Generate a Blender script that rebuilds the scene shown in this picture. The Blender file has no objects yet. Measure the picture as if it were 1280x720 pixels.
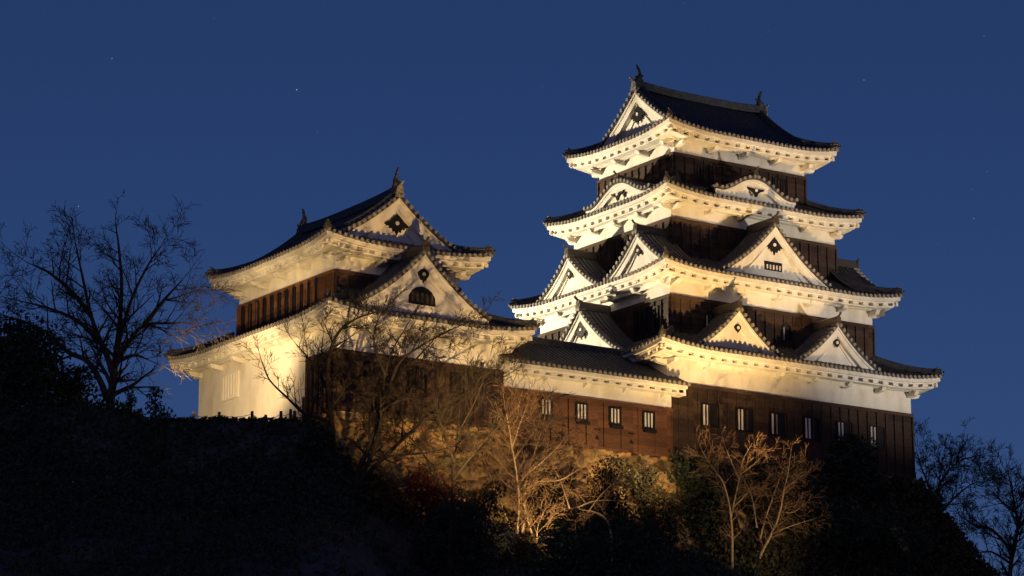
import bpy, math, random
from math import sin, cos, pi, radians, sqrt
import numpy as np
from mathutils import Vector, noise
random.seed(11)
S = bpy.context.scene
COL = S.collection

# ------------------------------------------------------------------ camera, sky, lamps, exposure
CAM = Vector((-75.398, -100.309, -22.178)); YAW = 0.589107; PITCH = 0.231917; FPX = 3558.2
cd = bpy.data.cameras.new('camera'); cam = bpy.data.objects.new('camera', cd); COL.objects.link(cam)
cam.location = CAM; cam.rotation_euler = (pi/2 + PITCH, 0, -YAW)
cd.sensor_width = 36; cd.lens = 36*FPX/1280; cd.clip_start = 1; cd.clip_end = 20000
S.camera = cam
S.render.engine = 'CYCLES'
S.cycles.use_denoising = True
S.cycles.max_bounces = 4
S.view_settings.view_transform = 'Standard'; S.view_settings.look = 'None'
S.view_settings.exposure = 0; S.view_settings.gamma = 1; S.view_settings.use_curve_mapping = False

W = bpy.data.worlds.new('World'); S.world = W; W.use_nodes = True
wn = W.node_tree.nodes; wl = W.node_tree.links; wn.clear()
SKY_EL, SKY_ROT, SKY_STR = 12.0, 214, 0.1
sky = wn.new('ShaderNodeTexSky'); sky.sky_type = 'NISHITA'; sky.sun_disc = False
sky.sun_elevation = radians(SKY_EL); sky.sun_rotation = radians(SKY_ROT); sky.air_density = 1.0; sky.dust_density = 0.8; sky.ozone_density = 7.5
bg = wn.new('ShaderNodeBackground'); bg.inputs[1].default_value = SKY_STR
wo = wn.new('ShaderNodeOutputWorld')
tint = wn.new('ShaderNodeMix'); tint.data_type = 'RGBA'; tint.blend_type = 'MULTIPLY'; tint.inputs[0].default_value = 1
tint.inputs[7].default_value = (.38, .25, .305, 1)
wl.new(sky.outputs[0], tint.inputs[6]); wl.new(tint.outputs[2], bg.inputs[0]); wl.new(bg.outputs[0], wo.inputs[0])

def spot(name, loc, target, power, color, angle, blend=0.5, size=0.12):
    d = bpy.data.lights.new(name, 'SPOT'); o = bpy.data.objects.new(name, d); COL.objects.link(o)
    d.energy = power; d.color = color; d.spot_size = radians(angle); d.spot_blend = blend; d.shadow_soft_size = size
    o.location = loc
    o.rotation_euler = (Vector(target) - Vector(loc)).to_track_quat('-Z', 'Y').to_euler()
    return o
WARM = (1.0, 0.67, 0.30); AMBER = (1.0, 0.62, 0.23); PALE = (1.0, 0.82, 0.53); WHITE = (1.0, 0.85, 0.66)
LAMPS = [
    # floodlights round the castle foot: position, aim, watts, colour, cone
    ((-19, 31, 1.5), (1, 5.5, 10), 105000, PALE, 32, .4),        # keep, left face
    ((-4.2, -5.6, -2.3), (-3.2, -.4, .5), 1500, WARM, 104, .9),  # gallery from below
    ((-1.5, -13, -6.0), (4.0, 2, 15), 26000, AMBER, 56, 1.0),    # keep, river face, amber, close
    ((28, -46, -11), (12.6, 2, 10.2), 62000, WHITE, 19, .7),     # keep, river face, white, far right
    ((-20.4, 2.9, 0.1), (-17.4, 4.2, 3.4), 130, WARM, 120, .8),  # close to the turret's side wall
    ((-23.7, 1.9, 0.5), (-16.9, 8.0, 4.2), 3000, WARM, 74, .7),  # turret, side
    ((-36, -12, -6.0), (-16.6, 5.0, 6.3), 17000, WARM, 17, .7),  # turret, side, from down the slope
    ((-24, -26, -8.8), (-13.2, 0, 4.8), 40000, AMBER, 28, .8),    # turret, river face, through the trees
    ((-11.2, -11.0, -6.8), (-12.0, -5.5, -2.2), 2300, WARM, 84, .9), # stone wall and trees below the gallery
    ((2.6, -10.5, -7.0), (2.0, -3.5, -2.4), 1300, WARM, 64, .9),  # trees below the keep
]
sun = bpy.data.lights.new('moonlight', 'SUN'); so = bpy.data.objects.new('moonlight', sun); COL.objects.link(so)
sun.energy = 0.01; sun.angle = radians(0.5); sun.color = (0.7, 0.8, 1.0); so.rotation_euler = (radians(50), 0, radians(60))
for i, (l, t, p, c, a, b) in enumerate(LAMPS):
    spot('floodlight_beam', l, t, p, c, a, b)

# ------------------------------------------------------------------ coordinates
fwd = Vector((sin(YAW)*cos(PITCH), cos(YAW)*cos(PITCH), sin(PITCH)))
rgt = Vector((cos(YAW), -sin(YAW), 0)); upv = rgt.cross(fwd)
HV = Vector((sin(YAW), cos(YAW), 0))
T0 = Vector((-17.43, -0.5, 0))
def ab(x, y):
    return (x-T0.x)*rgt.x + (y-T0.y)*rgt.y, (x-T0.x)*HV.x + (y-T0.y)*HV.y
def xy(a, b):
    return T0.x + a*rgt.x + b*HV.x, T0.y + a*rgt.y + b*HV.y
def at(px, py, b):
    d = fwd*FPX + rgt*(px-640) + upv*(360-py)
    k = (b - ab(CAM.x, CAM.y)[1]) / (d.x*HV.x + d.y*HV.y)
    return CAM + d*k
def sstep(a, b, x):
    t = min(1, max(0, (x-a)/(b-a))); return t*t*(3-2*t)
def terrain(x, y):
    a, b = ab(x, y)
    d = -0.9 - b
    e0 = -0.42 - .28*sstep(-8.5, -6.5, a); hl = e0 if d < 0 else e0 - 1.1*min(d, 2.5) - 0.34*max(0, d-2.5)
    if a < -6: hl += 0.04*min(30, -a-6)*(1 if d < 0 else max(0, 1-d/8))
    if b > 25: hl -= 0.3*(b-25)
    bw = 0.67*a
    dr = bw - b
    foot = -4.3 - 0.16*max(0, a-10) - 0.25*max(0, a-24)
    hr = foot - 0.42*max(0, dr-2.2)
    if y > -0.2 and dr < 2: hr = max(hr, foot)
    if a > 27: hr = min(hr, foot)
    w = sstep(-1.2, 2.6, a - 0.12*max(0, d))
    h = hl*(1-w) + hr*w
    n = noise.noise(Vector((x*0.25, y*0.25, 3)))*0.35 + noise.noise(Vector((x*0.8, y*0.8, 7)))*0.16
    near = sstep(0.0, 2.5, d) if w < .5 else 1
    h += n*(0.4 + 0.6*near)
    if a < 0: h += sstep(-5.5, -8.5, a)*max(0, 1-abs(d)/3)*(.55*noise.noise(Vector((a*.55, .3, b*.3))) + .25*noise.noise(Vector((a*1.7, 4.3, b))))
    return max(-24.5, h) if h > -24 else -24.5

# ------------------------------------------------------------------ mesh helper
class MB:
    def __init__(s): s.v = []; s.f = []; s.m = []
    def add(s, vs, fs, mi=0):
        o = len(s.v); s.v.extend([tuple(p) for p in vs]); s.f.extend([tuple(i+o for i in f) for f in fs]); s.m.extend([mi]*len(fs))
    def quad(s, a, b, c, d, mi=0): s.add([a, b, c, d], [(0, 1, 2, 3)], mi)
    def poly(s, pts, mi=0): s.add(pts, [tuple(range(len(pts)))], mi)
    def hexa(s, p, mi=0): s.add(p, [(0,3,2,1),(4,5,6,7),(0,1,5,4),(1,2,6,5),(2,3,7,6),(3,0,4,7)], mi)
    def box(s, x0, y0, z0, x1, y1, z1, mi=0):
        s.hexa([(x0,y0,z0),(x1,y0,z0),(x1,y1,z0),(x0,y1,z0),(x0,y0,z1),(x1,y0,z1),(x1,y1,z1),(x0,y1,z1)], mi)
    def grid(s, rows, mi=0):
        n = len(rows[0]); vs = [p for r in rows for p in r]; fs = []
        for i in range(len(rows)-1):
            for j in range(n-1): fs.append((i*n+j, i*n+j+1, (i+1)*n+j+1, (i+1)*n+j))
        s.add(vs, fs, mi)
    def tube(s, pts, rad, n=6, mi=0, cap=True, flat=1.0):
        pts = [Vector(p) for p in pts]; rings = []
        if not hasattr(rad, '__len__'): rad = [rad]*len(pts)
        ref = None
        for i, p in enumerate(pts):
            t = (pts[min(i+1, len(pts)-1)] - pts[max(i-1, 0)])
            if t.length < 1e-7: t = Vector((0,0,1))
            t.normalize()
            if ref is None: ref = Vector((0,0,1)) if abs(t.z) < .9 else Vector((1,0,0))
            a = t.cross(ref); a.normalize(); b = a.cross(t)
            ref = b
            rings.append([p + (a*cos(2*pi*k/n) + b*sin(2*pi*k/n)*flat)*rad[i] for k in range(n)])
        fs = []
        for i in range(len(pts)-1):
            for k in range(n): fs.append((i*n+k, i*n+(k+1)%n, (i+1)*n+(k+1)%n, (i+1)*n+k))
        if cap: fs.append(tuple(range(n))[::-1]); fs.append(tuple((len(pts)-1)*n+k for k in range(n)))
        s.add([q for r in rings for q in r], fs, mi)
    def halftube(s, pts, lat, r=0.075, h=0.085, mi=0):
        lat = Vector(lat); rows = []
        for p in pts:
            p = Vector(p)
            rows.append([p + lat*(cos(a)*r) + Vector((0,0,1))*(sin(a)*h) for a in (0, pi/3, 2*pi/3, pi)])
        s.grid(rows, mi)
    def prism(s, poly, fn, d0, d1, mi=0):
        n = len(poly); A = [fn(a, d0, z) for a, z in poly]; B = [fn(a, d1, z) for a, z in poly]
        fs = [tuple(range(n)), tuple(range(2*n-1, n-1, -1))] + [(i, i+n, (i+1)%n+n, (i+1)%n) for i in range(n)]
        s.add(A+B, fs, mi)
    def build(s, name, mats, parent=None, smooth=False):
        me = bpy.data.meshes.new(name); me.from_pydata(s.v, [], s.f)
        if not isinstance(mats, (list, tuple)): mats = [mats]
        for m in mats: me.materials.append(m)
        if len(mats) > 1: me.polygons.foreach_set('material_index', s.m)
        if smooth: me.polygons.foreach_set('use_smooth', [True]*len(s.f))
        me.update()
        o = bpy.data.objects.new(name, me); COL.objects.link(o)
        if parent:
            o.parent = parent
            o.matrix_parent_inverse = world_of(parent).inverted()
        return o
def world_of(o):
    from mathutils import Matrix
    m = o.matrix_basis.copy()
    if o.parent: m = world_of(o.parent) @ o.matrix_parent_inverse @ m
    return m
def tag(o, label=None, cat=None, group=None, kind=None):
    if label: o['label'] = label
    if cat: o['category'] = cat
    if group: o['group'] = group
    if kind: o['kind'] = kind
    return o
def empty(name, loc, label, cat, group=None):
    o = bpy.data.objects.new(name, None); COL.objects.link(o); o.location = loc; o.empty_display_size = .3
    return tag(o, label, cat, group)

# ------------------------------------------------------------------ materials
def mat(name, base, rough=.8, var=.25, scale=3.0, bump=0.0, bscale=20.0, dark=None, stretch=(1,1,1), spec=.3, stain=None, plank=None):
    m = bpy.data.materials.new(name); m.use_nodes = True; N = m.node_tree.nodes; L = m.node_tree.links
    b = N['Principled BSDF']; b.inputs['Roughness'].default_value = rough; b.inputs['Specular IOR Level'].default_value = spec
    tc = N.new('ShaderNodeTexCoord'); mp = N.new('ShaderNodeMapping'); mp.inputs['Scale'].default_value = stretch
    L.new(tc.outputs['Object'], mp.inputs[0])
    nz = N.new('ShaderNodeTexNoise'); nz.inputs['Scale'].default_value = scale; nz.inputs['Detail'].default_value = 6; nz.inputs['Roughness'].default_value = .65
    L.new(mp.outputs[0], nz.inputs['Vector'])
    r = N.new('ShaderNodeValToRGB'); d = dark or tuple(c*(1-var) for c in base); li = tuple(min(1, c*(1+var)) for c in base)
    r.color_ramp.elements[0].position = .3; r.color_ramp.elements[0].color = (*d, 1); r.color_ramp.elements[1].position = .72; r.color_ramp.elements[1].color = (*li, 1)
    L.new(nz.outputs['Fac'], r.inputs[0]); out = r.outputs[0]
    if stain:
        n2 = N.new('ShaderNodeTexNoise'); n2.inputs['Scale'].default_value = 1.3; n2.inputs['Detail'].default_value = 5
        m2 = N.new('ShaderNodeMapping'); m2.inputs['Scale'].default_value = (1.3, 1.3, .45); L.new(tc.outputs['Object'], m2.inputs[0]); L.new(m2.outputs[0], n2.inputs['Vector'])
        r2 = N.new('ShaderNodeValToRGB'); r2.color_ramp.elements[0].position = .46; r2.color_ramp.elements[0].color = (1,1,1,1)
        r2.color_ramp.elements[1].position = .78; r2.color_ramp.elements[1].color = (*stain, 1)
        L.new(n2.outputs['Fac'], r2.inputs[0])
        mx = N.new('ShaderNodeMix'); mx.data_type = 'RGBA'; mx.blend_type = 'MULTIPLY'; mx.inputs[0].default_value = 1
        L.new(out, mx.inputs[6]); L.new(r2.outputs[0], mx.inputs[7]); out = mx.outputs[2]
    if plank:
        m4 = N.new('ShaderNodeMapping'); m4.inputs['Scale'].default_value = (1/plank[0], 1/plank[0], 1/plank[1]); m4.inputs['Location'].default_value = (.13, .21, .07); L.new(tc.outputs['Object'], m4.inputs[0])
        fl = N.new('ShaderNodeVectorMath'); fl.operation = 'FLOOR'; L.new(m4.outputs[0], fl.inputs[0])
        wn_ = N.new('ShaderNodeTexWhiteNoise'); wn_.noise_dimensions = '3D'; L.new(fl.outputs[0], wn_.inputs['Vector'])
        mr = N.new('ShaderNodeMapRange'); mr.inputs['To Min'].default_value = .62; mr.inputs['To Max'].default_value = 1.35; L.new(wn_.outputs['Value'], mr.inputs['Value'])
        mx4 = N.new('ShaderNodeMix'); mx4.data_type = 'RGBA'; mx4.blend_type = 'MULTIPLY'; mx4.inputs[0].default_value = 1
        L.new(out, mx4.inputs[6]); L.new(mr.outputs[0], mx4.inputs[7]); out = mx4.outputs[2]
    L.new(out, b.inputs['Base Color'])
    if bump:
        n3 = N.new('ShaderNodeTexNoise'); n3.inputs['Scale'].default_value = bscale; n3.inputs['Detail'].default_value = 4
        L.new(mp.outputs[0], n3.inputs['Vector'])
        bp = N.new('ShaderNodeBump'); bp.inputs['Strength'].default_value = bump; bp.inputs['Distance'].default_value = .05
        L.new(n3.outputs['Fac'], bp.inputs['Height']); L.new(bp.outputs[0], b.inputs['Normal'])
    return m
PLASTER = mat('white_plaster', (.80,.775,.72), .85, .05, 2.0, .12, 14, stain=(.80,.76,.68))
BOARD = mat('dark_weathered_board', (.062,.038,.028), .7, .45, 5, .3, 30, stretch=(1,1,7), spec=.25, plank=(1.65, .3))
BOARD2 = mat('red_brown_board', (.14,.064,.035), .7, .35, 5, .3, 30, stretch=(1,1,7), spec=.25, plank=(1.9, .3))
TILE = mat('grey_roof_tile', (.058,.06,.064), .5, .5, 4, .2, 25, spec=.5)
TILEEND = mat('pale_tile_end', (.27,.25,.225), .7, .35, 9, .1, 30)
BLACK = mat('black_lacquer_and_opening_dark', (.012,.011,.012), .55, .3, 8)  # lacquered parts, and the painted dark of openings
BRONZE = mat('dark_bronze_tile', (.07,.055,.042), .5, .4, 9, .3, 30, spec=.5)
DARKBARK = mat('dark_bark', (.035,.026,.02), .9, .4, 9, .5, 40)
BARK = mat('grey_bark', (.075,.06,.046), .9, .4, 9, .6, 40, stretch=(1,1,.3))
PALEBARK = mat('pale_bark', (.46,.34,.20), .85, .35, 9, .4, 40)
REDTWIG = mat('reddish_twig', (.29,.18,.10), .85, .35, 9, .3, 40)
LEAF = mat('evergreen_leaf', (.04,.055,.036), .7, .5, 2.2, spec=.2)
LEAFB = mat('brown_leaf', (.10,.065,.026), .7, .5, 2.2)
LEAFR = mat('maroon_leaf', (.12,.022,.014), .7, .5, 2.2)
IVY = mat('ivy_leaf', (.046,.042,.022), .6, .55, 2.6)
GRASS = mat('dry_grass', (.15,.11,.05), .9, .5, 1.8)
SOIL = mat('dark_soil', (.07,.075,.075), .95, .5, 1.2, .6, 6)
WOOD = mat('grey_post_wood', (.12,.085,.055), .85, .3, 8, .3, 30)

# ------------------------------------------------------------------ castle building blocks
def sidemap(E, k):
    x0, y0, x1, y1 = E
    if k == 'S': return (lambda u, i, z: (x0+u, y0+i, z)), x1-x0, (1,0,0)
    if k == 'E': return (lambda u, i, z: (x1-i, y0+u, z)), y1-y0, (0,1,0)
    if k == 'N': return (lambda u, i, z: (x1-u, y1-i, z)), x1-x0, (-1,0,0)
    return (lambda u, i, z: (x0+i, y1-u, z)), y1-y0, (0,-1,0)
LIFTR = 3.2
def lift(d, c): return c*max(0, 1-d/LIFTR)**2
PITCH_T = 0.27

def tile_end(mb, fn, u, z, r=.088):
    n = 8; pts0 = []; pts1 = []
    for k in range(n):
        a = 2*pi*k/n; pts0.append(fn(u+cos(a)*r, .06, z+sin(a)*r)); pts1.append(fn(u+cos(a)*r, -.05, z+sin(a)*r))
    mb.add(pts0+pts1, [(k, (k+1)%n, n+(k+1)%n, n+k) for k in range(n)] + [tuple(range(2*n-1, n-1, -1))], 1)
    b0 = [fn(u+cos(2*pi*k/6)*r*.45, -.065, z+sin(2*pi*k/6)*r*.45) for k in range(6)]
    mb.poly(b0[::-1], 1)

def side_surface(mb, fn, Wd, lat, L, zf, c, ext=0.0, ulo=None, uhi=None, nt=6):
    """one slope of a tiled roof: sheet, tile ribs and eave ends. zf(i) = height at plan distance i from the eave"""
    zz = lambda u, i: zf(i) + lift(min(u, Wd-u), c)*max(0, 1-i/L)
    ss = [0, .04, .09, .15, .22, .35, .5, .65, .78, .85, .91, .96, 1]
    rows = []
    for j in range(nt+1):
        i = L*j/nt
        rows.append([fn(i+s*(Wd-2*i), i, zz(i+s*(Wd-2*i), i)) for s in ss])
    mb.grid(rows, 0)
    mb.grid([[fn(s*Wd, 0, zz(s*Wd, 0)-.075) for s in ss], rows[0]], 0)
    if ext: mb.quad(fn(L, L, zf(L)), fn(Wd-L, L, zf(L)), fn(Wd-L, L+ext, zf(L+ext)), fn(L, L+ext, zf(L+ext)), 0)
    n = int(round((Wd-.2)/PITCH_T)); 
    for q in range(n+1):
        u = .1 + (Wd-.2)*q/n
        tm = min(L, min(u, Wd-u))
        imax = tm if (tm < L or not ext) else L+ext
        pts = [fn(u, imax*j/5, zz(u, imax*j/5)) for j in range(6)]
        mb.halftube(pts, lat)
        tile_end(mb, fn, u, zz(u, 0)+.0)
    return zz

def corner_ridge(name, parent, pts, mats, tip=True):
    mb = MB(); P = [Vector(p) for p in pts]
    base = [p + Vector((0,0,.06)) for p in P]
    mb.tube(base, .15, 6, 0, True, 1.0); mb.tube([p+Vector((0,0,.17)) for p in base], .09, 6, 0)
    d = (P[0]-P[-1]); d.z = 0; d.normalize(); lat = Vector((-d.y, d.x, 0))
    e = base[0] - d*.30
    # end tile: a shaped plate and a small up-turned horn
    fn = lambda a, k, z: e + lat*a + d*k + Vector((0,0,z))
    mb.prism([(-.15,-.1),(.15,-.1),(.17,.08),(.1,.22),(0,.30),(-.1,.22),(-.17,.08)], fn, 0, .08, 1)
    mb.tube([e+Vector((0,0,.2)), e+d*.10+Vector((0,0,.26)), e+d*.17+Vector((0,0,.36))], [.05,.055,.05], 7, 1)
    t = P[0] + d*.02
    mb.tube([t-d*.25+Vector((0,0,.03)), t+Vector((0,0,.04)), t+d*.08+Vector((0,0,.10)), t+d*.10+Vector((0,0,.20))], [.08,.085,.06,.035], 7, 1)
    return mb.build(name, mats, parent)

def eave_soffit(parent, E, o, z0, c, name='eave_soffit', sides='SENW', skip=()):
    """white plastered eave: two fascia steps, rafter ends, wall beam and bracket arms"""
    mb = MB()
    prof = [(.05,-.02),(.05,-.24),(.17,-.245),(.17,-.30),(o*.62,-.30),(o*.62,-.52),(o*.62+.22,-.53),(o*.62+.22,-.34),(o+.02,-.34)]
    ss = [0,.04,.09,.15,.22,.35,.5,.65,.78,.85,.91,.96,1]
    for k in sides:
        fn, Wd, lat = sidemap(E, k)
        lf = lambda u, i: lift(min(u, Wd-u), c)*max(0, 1-i/(o+1.2))
        rows = [[fn(i+s*(Wd-2*i), i, z0+dz+lf(i+s*(Wd-2*i), i)) for s in ss] for i, dz in prof]
        mb.grid(rows, 0)
        n = int(round((Wd-.5)/.62))
        for q in range(n+1):
            u = .25+(Wd-.5)*q/n
            if min(u, Wd-u) < .2: continue
            h = .17; i0 = .2; i1 = min(o*.62-.0, max(i0+.1, min(u, Wd-u)))
            z = lambda i: z0-.298+lf(u, i)
            mb.hexa([fn(u-h, i0, z(i0)-.15), fn(u+h, i0, z(i0)-.15), fn(u+h, i1, z(i1)-.15), fn(u-h, i1, z(i1)-.15),
                     fn(u-h, i0, z(i0)), fn(u+h, i0, z(i0)), fn(u+h, i1, z(i1)), fn(u-h, i1, z(i1))], 0)
        # lower fascia carried on the rafter ends
        rows = [[fn(i+s*(Wd-2*i), i, z0+dz+lf(i+s*(Wd-2*i), i)) for s in ss] for i, dz in [(.28,-.43),(.28,-.50),(o*.62,-.50)]]
        mb.grid(rows, 0)
        n = max(2, int(round((Wd-2*o)/1.95)))
        for q in range(n+1):
            u = o + .12 + (Wd-2*o-.24)*q/n
            a0 = o*.40
            mb.hexa([fn(u-.11, a0+.12, z0-.66), fn(u+.11, a0+.12, z0-.66), fn(u+.11, o+.03, z0-.74), fn(u-.11, o+.03, z0-.74),
                     fn(u-.11, a0, z0-.49), fn(u+.11, a0, z0-.49), fn(u+.11, o+.03, z0-.49), fn(u-.11, o+.03, z0-.49)], 0)
    return mb.build(name, PLASTER, parent)

def plaster_wall(parent, R, z0, z1):
    mb = MB(); x0, y0, x1, y1 = R
    mb.box(x0, y0, z0, x1, y1, z1)
    return mb.build('plaster_wall', PLASTER, parent)

def board_wall(parent, R, z0, z1, m=None, sides='SENW', pitch=.56, bw=.07, proud=.05, u0=0, u1=None, battens=True):
    """lapped horizontal weatherboards with upright battens"""
    mb = MB()
    Rp = (R[0]-proud, R[1]-proud, R[2]+proud, R[3]+proud)
    for k in sides:
        fn, Wd, lat = sidemap(Rp, k)
        a = u0; b = Wd if u1 is None else u1
        n = max(2, int(round((z1-z0)/.3))); h = (z1-z0)/n
        for j in range(n):
            zb = z0+j*h
            mb.quad(fn(a, -.022, zb), fn(b, -.022, zb), fn(b, .004, zb+h), fn(a, .004, zb+h))
            mb.quad(fn(a, -.022, zb), fn(b, -.022, zb), fn(b, .004, zb), fn(a, .004, zb))
        mb.quad(fn(a, .0, z1), fn(b, .0, z1), fn(b, proud, z1), fn(a, proud, z1))
        if u0: mb.quad(fn(a,-.02,z0), fn(a,proud,z0), fn(a,proud,z1), fn(a,-.02,z1))
        if u1: mb.quad(fn(b,-.02,z0), fn(b,proud,z0), fn(b,proud,z1), fn(b,-.02,z1))
        def bx(ua, ub, za, zb, t):
            mb.hexa([fn(ua,-t,za), fn(ub,-t,za), fn(ub,.0,za), fn(ua,.0,za), fn(ua,-t,zb), fn(ub,-t,zb), fn(ub,.0,zb), fn(ua,.0,zb)])
        bx(a, b, z1-.13, z1+.03, .06)
        if battens:
            n = int(round((b-a)/pitch))
            for q in range(n+1):
                u = a+.06+(b-a-.12)*q/n; w = bw*(1+.25*sin(q*5.1))
                bx(u-w/2, u+w/2, z0, z1-.13, .08)
        bx(a, b, z0-.02, z0+.1, .07)
    return mb.build('board_wall', m or BOARD, parent)

def window(parent, R, k, u, z, w, h, nb, barw=.06, barm=None, off=.05, left=1.0, ledge=False, arch=False):
    """opening in a wall side: frame, black panel painted as the dark inside, upright bars (left = share of the width they fill)"""
    fn, Wd, lat = sidemap(R, k); f = lambda a, d, zz: fn(u+a, -off-d, z+zz)
    fr = MB()
    def bx(mb, a0, a1, z0, z1, d0, d1):
        mb.hexa([f(a0,d1,z0), f(a1,d1,z0), f(a1,d0,z0), f(a0,d0,z0), f(a0,d1,z1), f(a1,d1,z1), f(a1,d0,z1), f(a0,d0,z1)])
    t = .07
    if arch:
        pts = lambda s: [(-w/2*s,0), (-w/2*s*.95,h*.5*s), (-w/2*s*.8,h*.78*s), (-w/2*s*.4,h*.93*s), (0,h*s), (w/2*s*.4,h*.93*s), (w/2*s*.8,h*.78*s), (w/2*s*.95,h*.5*s), (w/2*s,0)]
        A = pts(1.0); B = pts(.86)
        for i in range(len(A)-1):
            fr.hexa([f(A[i][0],.09,A[i][1]), f(A[i+1][0],.09,A[i+1][1]), f(B[i+1][0],.09,B[i+1][1]), f(B[i][0],.09,B[i][1]),
                     f(A[i][0],0,A[i][1]), f(A[i+1][0],0,A[i+1][1]), f(B[i+1][0],0,B[i+1][1]), f(B[i][0],0,B[i][1])])
        wnd = fr.build('window', BLACK, parent)
        dk = MB(); dk.poly([f(a, .03, zz) for a, zz in B]); dk.build('opening', BLACK, wnd)  # black sheet on the wall, coloured as the shade inside
    else:
        bx(fr, -w/2-t, -w/2, -t, h+t, 0, .075); bx(fr, w/2, w/2+t, -t, h+t, 0, .075)
        bx(fr, -w/2, w/2, h, h+t, 0, .075); bx(fr, -w/2, w/2, -t, 0, 0, .075)
        wnd = fr.build('window', barm if barm is PLASTER and nb > 5 else BLACK, parent)
        dk = MB(); dk.quad(f(-w/2,.028,0), f(w/2,.028,0), f(w/2,.028,h), f(-w/2,.028,h)); dk.build('opening', BLACK if nb < 6 else PLASTER, wnd)  # where black, a flat sheet painted as the dark of the opening
    if nb:
        bm = MB(); ww = w*left; bd_ = .068 if nb < 6 else .10
        for q in range(nb):
            a = -w/2 + ww*(q+.5)/nb; hh = h if not arch else h*.8
            bx(bm, a-barw/2, a+barw/2, 0.0, hh, .03, bd_)
        bm.build('window_bars', barm or PLASTER, wnd)
    if ledge:
        lm = MB(); bx(lm, -w/2-.02, w/2+.12, -.2, -.075, 0, .16)
        for q in range(4): bx(lm, -w/2+.02+q*w/4, -w/2+.02+q*w/4+.09, -.075, .02, .076, .15)
        lm.build('window_ledge', BLACK, wnd)
    return wnd

PEND = {
 'hex': [(0,.40),(.16,.33),(.36,.16),(.30,-.06),(.20,-.16),(.16,-.28),(.07,-.24),(0,-.40),(-.07,-.24),(-.16,-.28),(-.20,-.16),(-.30,-.06),(-.36,.16),(-.16,.33)],
 'bat': [(0,.52),(.2,.36),(.42,.14),(.66,-.02),(.56,-.10),(.40,-.08),(.42,-.22),(.28,-.18),(.20,-.36),(.10,-.28),(0,-.52),(-.10,-.28),(-.20,-.36),(-.28,-.18),(-.42,-.22),(-.40,-.08),(-.56,-.10),(-.66,-.02),(-.42,.14),(-.2,.36)],
 'fly': [(0,.04),(.2,.16),(.55,.18),(.85,.24),(.72,.06),(.5,0),(.3,-.10),(.18,-.22),(.12,-.4),(0,-.46),(-.12,-.4),(-.18,-.22),(-.3,-.10),(-.5,0),(-.72,.06),(-.85,.24),(-.55,.18),(-.2,.16)],
}
def pendant(parent, fn, d, z, kind, s):
    mb = MB(); P = [(a*s, zz*s) for a, zz in PEND[kind]]
    mb.prism(P, lambda a, k, zz: fn(a, k, z+zz), d, d-.07, 0)
    n = 8; r = .10*max(.8, s)
    c = [(cos(2*pi*k/n)*r, sin(2*pi*k/n)*r + .06*s) for k in range(n)]
    mb.prism(c, lambda a, k, zz: fn(a, k, z+zz), d-.07, d-.11, 1)
    return mb.build('pendant', [BLACK, PLASTER], parent)

def ridge_horn(mb, fn, z, s=1.0, mi=0):
    """demon-face end tile with its round up-turned horn"""
    P = [(-.3,-.3),(.3,-.3),(.34,-.05),(.26,.12),(.28,.3),(.12,.46),(0,.5),(-.12,.46),(-.28,.3),(-.26,.12),(-.34,-.05)]
    mb.prism([(a*s, b*s) for a, b in P], lambda a, k, zz: fn(a, k, z+zz), 0, -.14*s, mi)
    c = [(cos(2*pi*k/8)*.14*s, sin(2*pi*k/8)*.14*s+.02) for k in range(8)]
    mb.prism(c, lambda a, k, zz: fn(a, k, z+zz), -.14*s, -.2*s, mi)
    pts = [fn(0, .2, z+.38*s), fn(0, -.1*s, z+.46*s), fn(0, -.3*s, z+.58*s), fn(0, -.44*s, z+.76*s)]
    mb.tube(pts, [.10*s,.10*s,.105*s,.115*s], 8, mi)

def curve_profile(kind):
    if kind == 'tri':
        return lambda q: 0.80*(1-abs(q)) + 0.20*(1-abs(q))**2 - .16*abs(q)*(1-abs(q))*1.2
    def bell(q):
        a = abs(q)
        return .5*(1+cos(pi*min(1, a**1.05*1.12))) + (max(0, a-.86)*.35)
    return bell

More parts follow.
